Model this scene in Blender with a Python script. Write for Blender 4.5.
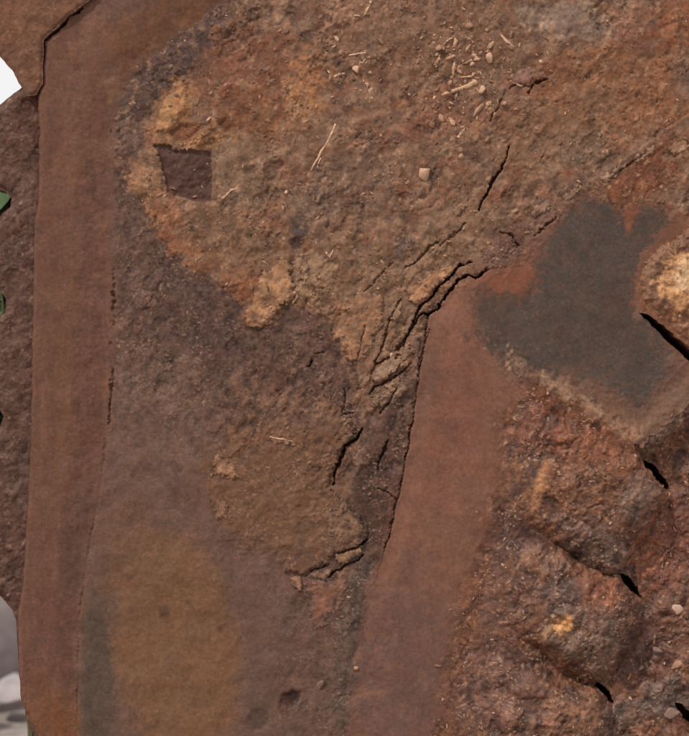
import bpy, bmesh, math, random
import numpy as np
from mathutils import Vector, Matrix

# ------------------------------------------------------------------ scene, camera, world, sun
for o in list(bpy.data.objects):
    bpy.data.objects.remove(o)
scene = bpy.context.scene
COL = scene.collection

S = 0.001            # one unit of the layout below is one millimetre
ZC = 0.450           # height of the middle of the rock face above the ground
DIST = 2.0           # camera distance from the rock face

cam_d = bpy.data.cameras.new('camera')
cam = bpy.data.objects.new('camera', cam_d)
COL.objects.link(cam)
cam.location = (0, -DIST, ZC)
cam.rotation_euler = (math.radians(90), 0, 0)
cam_d.sensor_fit = 'VERTICAL'
cam_d.sensor_height = 24.0
cam_d.lens = 24.0 * (DIST - 0.012) / (736 * S)
cam_d.clip_start = 0.05
cam_d.clip_end = 500
cam_d.dof.use_dof = True
cam_d.dof.focus_distance = DIST - 0.015
cam_d.dof.aperture_fstop = 3.2
scene.camera = cam

SUN_EL, SUN_AZ = 49.0, -42.0     # degrees; azimuth measured from the viewing direction's back, minus = from the left
world = bpy.data.worlds.new('World')
scene.world = world
world.use_nodes = True
wn = world.node_tree
wn.nodes.clear()
w_out = wn.nodes.new('ShaderNodeOutputWorld')
w_bg = wn.nodes.new('ShaderNodeBackground')
w_sky = wn.nodes.new('ShaderNodeTexSky')
w_sky.sky_type = 'NISHITA'
w_sky.sun_disc = False
w_sky.sun_elevation = math.radians(SUN_EL)
w_sky.sun_rotation = math.radians(180 - SUN_AZ)
w_sky.dust_density = 4.0
w_bg.inputs['Strength'].default_value = 0.12
w_mix = wn.nodes.new('ShaderNodeMixRGB')            # a bright white cloud layer over the blue
w_mix.inputs['Fac'].default_value = 0.80
w_mix.inputs['Color2'].default_value = (11.8, 11.6, 11.6, 1)
wn.links.new(w_sky.outputs['Color'], w_mix.inputs['Color1'])
wn.links.new(w_mix.outputs['Color'], w_bg.inputs['Color'])
wn.links.new(w_bg.outputs['Background'], w_out.inputs['Surface'])

sun_d = bpy.data.lights.new('sun', 'SUN')
sun_d.energy = 3.4
sun_d.angle = math.radians(1.5)
sun_d.color = (1.0, 0.95, 0.88)
sun = bpy.data.objects.new('sun', sun_d)
COL.objects.link(sun)
_el, _az = math.radians(SUN_EL), math.radians(SUN_AZ)
sun_dir = Vector((math.cos(_el) * math.sin(_az), -math.cos(_el) * math.cos(_az), math.sin(_el)))
sun.rotation_euler = (-sun_dir).to_track_quat('-Z', 'Y').to_euler()
sun.location = (-3, -3, 4)

scene.render.engine = 'CYCLES'
scene.view_settings.view_transform = 'Standard'
scene.view_settings.look = 'None'
scene.view_settings.gamma = 1.0
scene.view_settings.exposure = -0.40
scene.view_settings.use_curve_mapping = False

# ------------------------------------------------------------------ small helpers
random.seed(7)
rng = np.random.RandomState(11)

def tag(o, label=None, cat=None, group=None, kind=None):
    if label: o['label'] = label
    if cat: o['category'] = cat
    if group: o['group'] = group
    if kind: o['kind'] = kind
    return o

def lin(c):
    c = np.asarray(c, dtype=np.float64) / 255.0
    return np.where(c <= 0.04045, c / 12.92, ((c + 0.055) / 1.055) ** 2.4)

def sstep(a, b, x):
    if isinstance(x, np.ndarray) and x.ndim == 2 and np.isscalar(a) and np.isscalar(b) and a < b and x[0, 0] == -1e3:
        rr = np.flatnonzero((x > a).any(1)); cc = np.flatnonzero((x > a).any(0)); out = np.zeros(x.shape)
        if len(rr):
            w = (slice(rr[0], rr[-1] + 1), slice(cc[0], cc[-1] + 1)); t = np.clip((x[w] - a) / (b - a), 0, 1); out[w] = t * t * (3 - 2 * t)
        return out
    t = np.clip((x - a) / (b - a), 0, 1)
    return t * t * (3 - 2 * t)

def _hash(ix, iy, seed):
    h = ix.astype(np.uint32) * np.uint32(374761393) + iy.astype(np.uint32) * np.uint32(668265263) + np.uint32((seed * 1442695041) & 0xffffffff)
    h = (h ^ (h >> np.uint32(13))) * np.uint32(1274126177)
    return h ^ (h >> np.uint32(16))

_GA = (np.arange(1024) + .5) * (2 * math.pi / 1024); _GX = np.cos(_GA).astype(np.float32); _GY = np.sin(_GA).astype(np.float32)
def perlin(x, y, seed=0):
    ix = np.floor(x).astype(np.int32); iy = np.floor(y).astype(np.int32)
    fx = (x - ix).astype(np.float32); fy = (y - iy).astype(np.float32)
    ux = fx * fx * fx * (fx * (fx * 6 - 15) + 10); uy = fy * fy * fy * (fy * (fy * 6 - 15) + 10)
    def g(dx, dy):
        k = _hash(ix + dx, iy + dy, seed) >> np.uint32(22)
        return _GX[k] * (fx - dx) + _GY[k] * (fy - dy)
    n00 = g(0, 0); n10 = g(1, 0); n01 = g(0, 1); n11 = g(1, 1)
    a = n00 + ux * (n10 - n00); b = n01 + ux * (n11 - n01)
    return (a + uy * (b - a)) * np.float32(1.5)

def fbm(x, y, scale, octs=4, seed=0, gain=0.5):
    s = 0; amp = 1.0; tot = 0
    for k in range(octs):
        f = (2.03 ** k) / scale
        s = s + amp * perlin(x * f + 17.3 * k, y * f - 9.1 * k, seed + k * 31)
        tot += amp; amp *= gain
    return s / tot

def worley(x, y, scale, seed=0):
    x = x / scale; y = y / scale
    ix = np.floor(x).astype(np.int64); iy = np.floor(y).astype(np.int64)
    f1 = np.full(x.shape, 9.0, np.float32); f2 = f1.copy(); cid = np.zeros(x.shape, np.float32)
    for dx in (-1, 0, 1):
        for dy in (-1, 0, 1):
            h = _hash(ix + dx, iy + dy, seed).astype(np.int64)
            px = ix + dx + (h & 0xffff) / 65536.0; py = iy + dy + ((h >> 16) & 0xffff) / 65536.0
            d = np.hypot(px - x, py - y).astype(np.float32)
            n = d < f1
            f2 = np.where(n, f1, np.minimum(f2, d)); cid = np.where(n, ((h >> 5) & 1023) / 1023.0, cid).astype(np.float32); f1 = np.where(n, d, f1)
    return f1, f2, cid

# ------------------------------------------------------------------ the layout grid (u to the right, v down, in mm)
STEP = 0.92
def axis(a, b, ext):
    core = np.arange(a, b, STEP); out = []; p = core[-1]; st = STEP
    while p < b + ext:
        st = min(st * 1.35, 9.0); p += st; out.append(p)
    lo = []; p = core[0]; st = STEP
    while p > a - ext:
        st = min(st * 1.35, 9.0); p -= st; lo.append(p)
    return np.concatenate([lo[::-1], core, out])
ua = axis(-16, 700, 110); va = axis(-8, 744, 75)
U, V = np.meshgrid(ua, va)
U = U.astype(np.float64); V = V.astype(np.float64)
NR, NC = U.shape

N60 = fbm(U, V, 60, 4, 1)
N25 = fbm(U, V, 25, 4, 2)
N9 = fbm(U, V, 9, 4, 3, .6)
N3 = fbm(U, V, 3.4, 3, 4, .6)
M9 = fbm(U, V, 11, 4, 5, .6)
M30 = fbm(U, V, 34, 4, 6)
M4 = fbm(U, V, 4.5, 3, 8, .6)
WX = fbm(U, V, 16, 5, 12, .6) * 7; WY = fbm(U, V, 16, 5, 13, .6) * 7
F1, F2, CID = worley(U + WX * .4, V + WY * .4, 9.0, 21)
L1, L2, LID = worley(U + WX * 1.0, V + WY * 1.0, 26.0, 23)
G1, G2, GID = worley(U + WX * .3, V + WY * .3, 4.2, 22)
# chips and plates drawn out along the bedding, which climbs to the right
_a = math.radians(-52); BU = (U * math.cos(_a) + V * math.sin(_a)) * .55; BV = -U * math.sin(_a) + V * math.cos(_a)
K1, K2, KID = worley(BU + WX * .9, BV + WY * .9, 13.0, 31)
Q1, Q2, QID = worley(BU + WX * .5, BV + WY * .5, 5.2, 32)
S12 = fbm(BU, BV, 7, 4, 60, .6)
def strokes(ang, a, b, seed):
    c_, s_ = math.cos(math.radians(ang)), math.sin(math.radians(ang))
    x = U + WX * .5; y = V + WY * .5
    return fbm((x * c_ + y * s_) / b, (-x * s_ + y * c_) / a, 1.0, 2, seed, .5)
def soft_cells(f1, f2, cid, e=.28):
    return (cid - .5) * sstep(0, e, f2 - f1)
CHIP = soft_cells(K1, K2, KID); CHIP2 = soft_cells(Q1, Q2, QID)

def poly_sd(pts, warp=1.0, pad=60, soft=0):
    """signed distance to a polygon, positive inside (edges roughened by the warp)"""
    pts = np.asarray(pts, float)
    out = np.full(U.shape, -1e3)
    x0, y0 = pts.min(0) - pad; x1, y1 = pts.max(0) + pad
    c0, c1 = np.searchsorted(ua, [x0, x1]); r0, r1 = np.searchsorted(va, [y0, y1])
    sl = (slice(r0, r1), slice(c0, c1))
    x = U[sl] + WX[sl] * warp; y = V[sl] + WY[sl] * warp
    d = np.full(x.shape, 1e9); ins = np.zeros(x.shape, bool)
    n = len(pts)
    for i in range(n):
        ax, ay = pts[i]; bx, by = pts[(i + 1) % n]
        ex, ey = bx - ax, by - ay
        t = np.clip(((x - ax) * ex + (y - ay) * ey) / (ex * ex + ey * ey + 1e-9), 0, 1)
        d = np.minimum(d, (x - ax - t * ex) ** 2 + (y - ay - t * ey) ** 2)
        c = ((ay > y) != (by > y)) & (x < (bx - ax) * (y - ay) / (by - ay + 1e-12) + ax)
        ins ^= c
    d = np.sqrt(d)
    out[sl] = np.where(ins, d, -d)
    return out

def line_sd(pts, ws, warp=.25, pad=30):
    """half width minus distance to a polyline whose half width varies: positive inside the crack"""
    pts = np.asarray(pts, float)
    out = np.full(U.shape, -1e3)
    x0, y0 = pts.min(0) - pad; x1, y1 = pts.max(0) + pad
    c0, c1 = np.searchsorted(ua, [x0, x1]); r0, r1 = np.searchsorted(va, [y0, y1])
    sl = (slice(r0, r1), slice(c0, c1))
    x = U[sl] + WX[sl] * warp * 1.6 + (M4[sl] * 1.5 + M9[sl] * 1.6) * (warp > 0); y = V[sl] + WY[sl] * warp * 1.6 + (N3[sl] * 1.3 + N9[sl] * 1.6) * (warp > 0)
    best = np.full(x.shape, -1e3)
    for i in range(len(pts) - 1):
        ax, ay = pts[i]; bx, by = pts[i + 1]
        ex, ey = bx - ax, by - ay
        t = np.clip(((x - ax) * ex + (y - ay) * ey) / (ex * ex + ey * ey + 1e-9), 0, 1)
        d = np.hypot(x - ax - t * ex, y - ay - t * ey)
        best = np.maximum(best, ws[i] + (ws[i + 1] - ws[i]) * t - d)
    out[sl] = best + (M4[sl] * .9 + M9[sl] * .7) * (warp > 0)
    return out

def ell(cx, cy, rx, ry, ang=0, warp=1.0):
    """rough ellipse mask distance, positive inside, in units of mm (approx.)"""
    pad = 2.4 * max(rx, ry) + 14
    c0, c1 = np.searchsorted(ua, [cx - pad, cx + pad]); r0, r1 = np.searchsorted(va, [cy - pad, cy + pad]); w = (slice(r0, r1), slice(c0, c1))
    out = np.full(U.shape, -1e3)
    a = math.radians(ang); x = U[w] + WX[w] * warp - cx; y = V[w] + WY[w] * warp - cy
    p = x * math.cos(a) + y * math.sin(a); q = -x * math.sin(a) + y * math.cos(a)
    m = min(rx, ry)
    out[w] = (1 - np.sqrt((p / rx) ** 2 + (q / ry) ** 2)) * m + (N25[w] * .6 + M9[w] * .6 + M4[w] * .35) * min(m, 26) * min(warp, 1.3)
    return out

# ------------------------------------------------------------------ rock colours (iron staining, clay, bare stone), with painted highlights and crease shade
ALB_GAIN = 0.82
C = np.zeros(U.shape + (3,), np.float64); C[:] = lin((112, 82, 68))
def paint(m, rgb, a=1.0):
    m = np.asarray(m); rr = np.flatnonzero((m > 0).any(1)); cc = np.flatnonzero((m > 0).any(0))
    if len(rr) == 0: return
    w = (slice(rr[0], rr[-1] + 1), slice(cc[0], cc[-1] + 1))
    k = (np.clip(m[w], 0, 1) * a)[..., None]
    C[w] += (lin(rgb) - C[w]) * k
def blob(sd, rgb, a=1.0, s=6.0):
    paint(sstep(-s, s, sd), rgb, a)

P_B = [(-200, -200), (96, -200), (96, -6), (90, 0), (69, 17), (57, 29), (44.8, 40), (43.6, 60), (42.8, 84), (36.5, 96), (28, 96), (20, 84), (12, 70), (0, 57), (-20, 35), (-200, -60)]
P_A = [(62, 84), (20, 85), (17, 88), (0, 101), (-13, 111), (-12, 186), (3, 190), (9, 197), (8, 206), (0, 212), (-12, 226), (-12, 284), (-1, 291), (3.5, 299), (3, 309), (-5, 319),
       (-12, 400), (-4, 408), (1, 416), (-2, 425), (-12, 440), (-12, 588), (0, 600), (10, 612), (14, 622), (16, 660), (24, 720), (40, 760), (70, 900), (70, 84)]
P_C = [(96, -200), (96, -4), (91.6, 1.6), (70.6, 19.4), (58.6, 31.4), (46, 42), (44.2, 62), (43.2, 84), (37.5, 97), (39, 130), (38, 200), (34, 222), (32, 330), (30, 440), (26, 520), (22, 580), (17, 612), (17, 650), (20, 700), (36, 735), (48, 900),
       (74, 900), (76, 736), (77, 640), (86, 560), (99, 490), (107, 425), (111, 390), (113, 335), (114, 300), (112, 240), (112, 180), (114, 130), (138, 92), (170, 60), (216, 22), (246, -6), (260, -200)]
P_CRUST = [(232, -200), (222, 0), (190, 26), (148, 58), (124, 88), (116, 122), (118, 155), (130, 190), (150, 222), (168, 246), (185, 268), (214, 288), (238, 300), (246, 326), (264, 330), (288, 308), (318, 312), (332, 332), (344, 356), (356, 372),
           (352, 400), (366, 420), (384, 408), (398, 384), (410, 362), (420, 332), (428, 314), (446, 296), (470, 277), (489, 270), (518, 262), (548, 224), (568, 208), (588, 198), (610, 200), (624, 214), (634, 206), (654, 204), (672, 212), (700, 204), (900, 150), (900, -200)]
P_E = [(429, 316), (437, 310), (447, 295), (458, 282), (469, 276), (475, 279), (482, 276), (489, 268), (518, 246), (546, 214), (588, 182), (622, 160), (652, 140), (689, 114), (900, -30), (900, 250), (900, 250), (690, 401), (642, 446), (632, 441), (640, 500), (600, 620), (600, 900), (340, 900),
       (352, 736), (356, 690), (366, 620), (378, 568), (391, 530), (404, 470), (412, 425), (420, 372), (425, 340)]
P_F = [(637, 292), (640, 272), (649, 256), (665, 242), (686, 228), (720, 212), (900, 190), (900, 540), (760, 410), (692, 352), (672, 334), (655, 319), (641, 310)]
P_G = [(528, 384), (548, 392), (580, 412), (612, 432), (640, 449), (652, 462), (666, 480), (672, 494), (668, 508), (650, 534), (634, 556), (622, 575), (612, 580), (592, 570), (566, 550), (540, 532), (520, 520), (500, 500), (490, 470), (498, 430), (510, 400)]
P_H = [(484, 540), (510, 518), (536, 528), (562, 546), (590, 567), (622, 578), (632, 586), (642, 602), (646, 625), (640, 648), (620, 670), (604, 686), (592, 690), (566, 676), (536, 656), (508, 640), (488, 632), (472, 600)]
P_I = [(452, 690), (470, 650), (490, 636), (506, 640), (536, 657), (566, 677), (600, 688), (608, 694), (616, 710), (616, 760), (600, 900), (430, 900), (440, 740)]
P_J = [(642, 440), (690, 392), (900, 230), (900, 900), (400, 900), (424, 720), (446, 620), (466, 540), (492, 450), (500, 400), (530, 385), (560, 400), (610, 436), (632, 448)]

dB = poly_sd(P_B, .25); dA = poly_sd(P_A, .10); dC = poly_sd(P_C, .25)
CRW = poly_sd(P_CRUST, 1.0); dE = poly_sd(P_E, .10)
dC = dC + (M9 * 3 + N25 * 6 + M4 * 1.5) * sstep(58, 75, U)
dE = dE + (M9 * 4 + N25 * 6 + M4 * 1.5) * sstep(545, 590, V) * (U < 450)
dE = dE + (M9 * 4 + N25 * 6 + M4 * 2) * sstep(600, 640, U) * sstep(360, 380, V)
dF = poly_sd(P_F, .35); dG = poly_sd(P_G, .7) + M9 * 2; dH = poly_sd(P_H, .7) + M9 * 2; dI = poly_sd(P_I, .7) + M9 * 2; dJ = poly_sd(P_J, .2)

# --- left: back rock, top block, rib
CRW = CRW + N25 * 9 + N9 * 5 + M4 * 2.0          # ragged crust outline
blob(dA, (94, 65, 54), 1, 3)
blob(ell(25, 120, 16, 22), (90, 54, 42), .8, 8)
blob(ell(12, 330, 30, 60), (88, 60, 49), .6, 14); blob(ell(18, 470, 14, 30), (98, 74, 64), .5, 10); blob(ell(22, 575, 8, 30), (82, 52, 42), .7, 8)
blob(dB, (114, 77, 59), 1, 3)
blob(ell(15, 18, 40, 22), (122, 82, 58), .7, 12)
edC = 3 + 7 * sstep(45, 75, U)
paint(sstep(-edC, edC, dC + M9 * 3 * sstep(50, 75, U)), (112, 77, 62))
blob(ell(160, 30, 62, 34, -35, 2), (109, 73, 51), .9, 16)
blob(ell(118, 6, 30, 8, -10), (100, 78, 66), .6, 8)
blob(ell(75, 130, 26, 60), (118, 80, 64), .6, 16)
blob(ell(62, 370, 20, 120, 3), (111, 76, 56), .7, 16)
blob(ell(90, 300, 12, 120, 3), (106, 74, 63), .5, 10)
blob(ell(45, 640, 18, 70, 3), (105, 70, 57), .7, 14)
blob(ell(76, 540, 12, 60, 8), (94, 70, 60), .6, 10)
blob(ell(56, 722, 20, 34, -30), (124, 78, 48), .9, 16)
blob(ell(114, 90, 10, 14), (134, 102, 78), .6, 6)
mC_ = sstep(-2, 4, dC)
paint(mC_ * sstep(-3, 4, fbm(U * 2.2, V * .6, 26, 4, 101, .6) * 20 - 2), (98, 68, 55), .45)
paint(mC_ * sstep(-3, 4, fbm(U * 1.8, V * .7, 22, 4, 102, .6) * 20 - 3), (126, 88, 70), .4)
paint(sstep(-1, 2, dA) * (dC < 0) * sstep(-3, 3, fbm(U, V, 18, 4, 103, .6) * 20 - 2), (78, 50, 40), .6)
paint(sstep(-1, 2, dA) * (dC < 0) * sstep(-3, 3, fbm(U, V, 14, 4, 104, .6) * 20 - 3), (116, 88, 76), .5)
paint(sstep(-1, 2, dB) * sstep(-3, 3, fbm(U, V, 14, 4, 105, .6) * 20 - 3), (136, 98, 76), .5)
paint(sstep(-1, 2, dB) * sstep(-3, 3, fbm(U, V, 16, 4, 106, .6) * 20 - 3), (96, 62, 46), .5)
# --- lower face between the ribs
edE = 2 + 8 * sstep(530, 600, V)
mlow = sstep(-2, edC, -dC) * sstep(-9, 5, -CRW) * sstep(-edE * .5, edE, -dE) * sstep(0, 3, -np.maximum(dA, dB))
paint(mlow, (109, 81, 68))
def lowblob(sd, rgb, a, s):
    s = s * .6; paint(sstep(-s, s, sd) * mlow, rgb, a)
lowblob(ell(220, 305, 110, 60, 20), (92, 67, 59), .95, 22)
lowblob(ell(300, 350, 60, 45, 20), (96, 69, 58), .9, 18)
lowblob(ell(140, 220, 26, 80), (100, 74, 63), .8, 14)
lowblob(ell(150, 420, 45, 70, 5), (113, 86, 72), .8, 22)
lowblob(ell(200, 240, 30, 60, -40), (98, 66, 54), .5, 14)
lowblob(ell(94, 690, 22, 110, 4, .5), (88, 71, 60), .95, 16)
lowblob(ell(176, 648, 62, 118, -8, .65), (121, 85, 61), .92, 17)
lowblob(ell(130, 560, 34, 60, 0), (115, 82, 60), .6, 22)
lowblob(ell(300, 660, 50, 80, 5), (104, 77, 65), .8, 20)
lowblob(ell(275, 470, 74, 64, -20, 1), (114, 79, 58), .95, 22)
lowblob(ell(385, 470, 22, 75, 12), (86, 60, 50), 1.0, 8)
lowblob(ell(354, 650, 15, 100, 5, .8), (82, 65, 57), .95, 10)
lowblob(ell(285, 405, 50, 26, 15), (116, 82, 64), .7, 14)
lowblob(ell(390, 540, 9, 50, 12), (98, 64, 54), .8, 6)
lowblob(ell(345, 680, 24, 40, 6), (100, 76, 66), .6, 12)
lowblob(ell(290, 700, 10, 7, -40, .5), (58, 36, 30), .95, 4)
lowblob(ell(284, 708, 6, 9, 0, .5), (84, 54, 44), .8, 5)
lowblob(ell(258, 722, 10, 14, 30), (84, 64, 54), .7, 6)
lowblob(ell(280, 378, 7, 11, 0), (86, 54, 43), .8, 4)
lowblob(ell(163, 614, 4, 8, -20, .4), (92, 66, 50), .8, 4)
lowblob(ell(127, 577, 4, 5, 0, .4), (96, 68, 52), .7, 4)
lowblob(ell(220, 630, 3, 4, 0, .4), (90, 58, 44), .8, 3)
lowblob(ell(189, 604, 4, 4, 0, .4), (98, 70, 52), .6, 3)
lowblob(ell(155, 590, 4, 4, 0), (98, 70, 52), .5, 4)
lowblob(fbm(U, V, 24, 4, 96, .6) * 20 - 2 - 9 * sstep(470, 560, V), (84, 60, 50), .6, 7)
lowblob(fbm(U, V, 16, 4, 97, .6) * 20 - 4.5 - 9 * sstep(470, 560, V), (122, 94, 78), .4, 6)
# --- crust of the upper half
_cs = 4 + 9 * sstep(210, 150, U) * sstep(190, 120, V)
mcr = sstep(-_cs, _cs, CRW)
def crblob(sd, rgb, a, s):
    s = s * .5; paint(sstep(-s, s, sd) * mcr, rgb, a)
paint(mcr, (127, 93, 73))
crblob(fbm(U, V, 22, 4, 90, .6) * 20 - 2.5, (98, 70, 55), .6, 5)
crblob(fbm(U, V, 18, 4, 91, .6) * 20 - 3, (154, 118, 92), .6, 5)
crblob(fbm(U, V, 26, 4, 92, .6) * 20 - 3, (136, 82, 56), .5, 6)
crblob(ell(172, 62, 92, 22, -46, .8), (88, 66, 59), 1, 10)
crblob(ell(130, 130, 16, 50, 10, .8), (94, 69, 60), .95, 10)
crblob(ell(215, 60, 26, 14, -40), (104, 72, 60), .7, 10)
crblob(ell(240, 40, 40, 18, -30), (112, 76, 62), .7, 12)
crblob(ell(245, 80, 44, 50, 20, 2), (124, 79, 58), .9, 18)
crblob(ell(258, 118, 42, 26, 0, 2), (124, 78, 50), .8, 14)
crblob(ell(306, 86, 20, 34, 20, 2), (160, 108, 72), .9, 9)
crblob(ell(296, 122, 14, 16, 20), (152, 114, 84), .6, 8)
crblob(ell(230, 165, 50, 30, 0), (130, 100, 78), .8, 16)
crblob(ell(144, 182, 18, 22, -20), (150, 108, 78), .9, 8)
crblob(ell(166, 214, 22, 9, 30), (152, 108, 76), .8, 6)
crblob(ell(172, 112, 20, 36, 20), (152, 106, 70), .9, 8)
crblob(ell(200, 136, 30, 14, 0), (146, 102, 66), .8, 8)
crblob(ell(182, 236, 48, 16, 38), (142, 92, 62), .8, 12)
crblob(ell(160, 222, 20, 14, 30), (136, 86, 60), .7, 10)
crblob(ell(240, 285, 20, 16), (138, 86, 54), .8, 10)
crblob(ell(235, 240, 50, 26, 20), (118, 86, 64), .8, 16)
crblob(ell(298, 228, 8, 15, 10), (84, 66, 60), .9, 6)
crblob(ell(318, 210, 24, 18), (112, 88, 74), .7, 12)
crblob(ell(350, 180, 44, 30), (110, 84, 68), .7, 16)
crblob(ell(430, 118, 36, 22, -10, 2), (130, 82, 60), .7, 14)
crblob(ell(380, 40, 60, 34), (120, 86, 66), .7, 18)
crblob(ell(480, 45, 60, 40), (120, 86, 65), .8, 18)
crblob(ell(350, 15, 30, 14, -20), (146, 106, 82), .6, 10)
crblob(ell(570, 22, 48, 17, 8), (138, 114, 98), .95, 6)
crblob(ell(530, 88, 28, 15, -10), (130, 88, 72), .7, 10)
crblob(ell(615, 90, 95, 50, -8, 2), (133, 87, 58), .9, 26)
crblob(ell(560, 130, 60, 34, -25), (128, 92, 68), .7, 18)
crblob(ell(640, 30, 30, 22), (120, 78, 62), .7, 12)
crblob(ell(676, 24, 26, 26), (130, 78, 50), .8, 12)
crblob(ell(685, 75, 14, 24), (120, 90, 76), .7, 10)
crblob(ell(580, 148, 24, 15), (126, 100, 80), .7, 10)
crblob(ell(430, 250, 60, 26, -40), (134, 102, 78), .7, 16)
crblob(ell(360, 270, 40, 30), (128, 96, 73), .8, 16)
crblob(ell(545, 212, 80, 11, -37), (112, 82, 68), .7, 9)
crblob(ell(512, 246, 30, 15, -30), (102, 70, 58), .9, 9)
crblob(ell(650, 170, 60, 22, -35), (116, 69, 46), .95, 12)
crblob(ell(676, 150, 16, 10, -35), (150, 110, 84), .6, 6)
crblob(ell(620, 168, 50, 5, -36), (98, 70, 58), .7, 4)
crblob(ell(390, 330, 26, 40, 20), (130, 97, 74), .7, 14)
crblob(ell(345, 380, 16, 30, 0), (116, 84, 64), .6, 12)
crblob(fbm(U, V, 15, 4, 98, .6) * 20 - 3.5, (100, 72, 57), .4, 5)
crblob(fbm(U, V, 13, 4, 99, .6) * 20 - 4, (156, 120, 94), .4, 5)
# --- right slab: red skin, bare dark stone, pale lower rim
mE = sstep(-edE, edE * .8, dE + M9 * (V > 540) * 4) * sstep(-5, 5, -CRW)
def eblob(sd, rgb, a, s):
    s = s * .6; paint(sstep(-s, s, sd) * mE, rgb, a)
paint(mE, (126, 86, 69))
eblob(ell(445, 420, 36, 90, 10), (128, 84, 68), .8, 20)
eblob(ell(400, 690, 50, 110, 8), (108, 79, 69), .95, 30)
eblob(ell(450, 320, 20, 20), (136, 92, 74), .6, 8)
eblob(ell(428, 390, 9, 70, 10, 1.3), (108, 76, 62), .8, 7)
P_DARK = [(476, 288), (490, 292), (506, 298), (522, 296), (535, 284), (536, 262), (546, 240), (560, 218), (584, 196), (606, 198), (620, 212), (630, 226), (642, 206), (664, 204), (668, 222), (650, 244), (636, 268), (634, 300), (652, 326), (672, 350), (668, 376), (652, 400), (638, 410), (612, 392),
          (586, 378), (560, 374), (530, 374), (506, 368), (488, 352), (479, 330)]
dDK = poly_sd(P_DARK, 1.1) + M9 * 6 + M4 * 7 + N25 * 4 + N3 * 4
eblob(fbm(U, V, 20, 4, 107, .6) * 20 - 2.5, (112, 76, 64), .45, 7)
eblob(fbm(U, V, 16, 4, 108, .6) * 20 - 3.5, (138, 98, 80), .35, 7)
eblob(ell(508, 284, 34, 24, 10, 1), (128, 79, 60), .9, 10)
eblob(ell(650, 196, 60, 26, -35), (124, 74, 52), .9, 12)
eblob(ell(668, 235, 20, 24, 0), (116, 78, 60), .8, 10)
eblob(ell(665, 340, 40, 60), (106, 78, 66), .6, 16)
eblob(ell(600, 395, 90, 20, 33), (122, 90, 72), .9, 12)
eblob(ell(668, 405, 44, 16, -42), (124, 96, 78), .9, 12)
dk_soft = 2.2 + 5 * sstep(430, 350, V * 0 + np.abs(V - 300) * 0 + np.hypot(U - 500, V - 290) * 3) + 6 * sstep(330, 380, V)
paint(sstep(-dk_soft, dk_soft, dDK) * mE, (80, 69, 62), .97)
eblob(np.minimum(fbm(U, V, 9, 4, 112, .7) * 24 - 3 + 6 * sstep(18, 0, np.abs(dDK)) - 4, dDK + 10), (114, 76, 60), .6, 5)
eblob(np.minimum(fbm(U, V, 14, 4, 109, .65) * 20 - 3, dDK + 6), (98, 76, 64), .5, 6)
eblob(ell(615, 308, 24, 8, 15, 2), (96, 72, 62), .7, 8)
eblob(ell(600, 320, 50, 40, 0, 2), (84, 66, 57), .4, 14)
eblob(ell(628, 218, 3.4, 15, 0, .5), (136, 84, 60), .9, 3)
eblob(ell(505, 325, 16, 30, -30), (92, 72, 62), .5, 10)
eblob(ell(584, 406, 72, 7, 33, .8), (166, 130, 104), .8, 6)  # highlight along the ridge, painted into the colour
eblob(ell(640, 300, 4, 22, 8), (142, 102, 82), .6, 5)
# --- lumps on the right
RPOLY = [(530, 382), (640, 450), (900, 260), (900, 900), (425, 900), (440, 720), (455, 640), (476, 560), (500, 470), (505, 420)]
dR = poly_sd(RPOLY, 1.0)
rough_r = sstep(-18, 16, dR + N25 * 10)
paint(rough_r, (110, 75, 61), 1.0)
def rblob(sd, rgb, a, s):
    s = s * .55; paint(sstep(-s, s, sd) * rough_r, rgb, a)
rblob(fbm(U, V, 16, 4, 93, .6) * 20 - 1.5, (82, 49, 36), .7, 6)
rblob(fbm(U, V, 30, 4, 110, .6) * 20 - 1.5, (128, 80, 54), .5, 7)
rblob(fbm(U, V, 13, 4, 94, .6) * 20 - 3, (146, 100, 68), .5, 5)
rblob(ell(575, 440, 66, 34, 25, 2), (116, 71, 50), .9, 16)
rblob(ell(540, 425, 20, 26), (106, 62, 45), .7, 12)
rblob(ell(541, 486, 5, 26, 12, .8), (158, 108, 70), .7, 8)  # bright left edge of the upper lump, a painted highlight
rblob(ell(556, 490, 12, 24), (108, 66, 44), .8, 8)
rblob(ell(590, 480, 34, 26, 20, 2), (124, 82, 58), .7, 12)
rblob(ell(600, 548, 50, 20, 33), (112, 86, 74), .85, 12)
rblob(ell(512, 532, 24, 16, 10), (84, 58, 50), .8, 10)  # shade of the crease beside the upper lump, painted dark
rblob(ell(600, 455, 40, 14, 30), (122, 72, 46), .8, 8)
rblob(ell(640, 500, 24, 24), (114, 88, 74), .7, 14)
rblob(ell(525, 545, 26, 12), (98, 66, 55), .7, 10)
rblob(ell(532, 560, 14, 10), (134, 92, 70), .6, 8)
rblob(ell(600, 592, 18, 14, 20), (124, 74, 50), .9, 9)
rblob(ell(560, 600, 24, 18), (102, 76, 67), .7, 10)
rblob(ell(561, 624, 13, 10, 0, 1.2), (186, 128, 80), .9, 7)  # highlight on the middle lump, painted into the colour
rblob(ell(548, 632, 9, 7), (186, 142, 102), .7, 5)
rblob(ell(596, 645, 46, 30, 30), (112, 86, 72), .8, 16)
rblob(ell(505, 600, 34, 34), (110, 74, 60), .7, 14)
rblob(ell(515, 655, 40, 8, 28), (90, 60, 50), .7, 8)  # dark strip painted for the shade in the crease between lumps
rblob(ell(575, 715, 22, 14), (132, 90, 66), .7, 10)
rblob(ell(480, 690, 40, 40), (112, 77, 64), .7, 16)
rblob(ell(625, 720, 26, 18), (114, 92, 80), .7, 10)
rblob(ell(660, 430, 24, 16, -40), (104, 82, 70), .7, 10)
rblob(ell(672, 545, 28, 44), (112, 66, 50), .8, 14)
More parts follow.
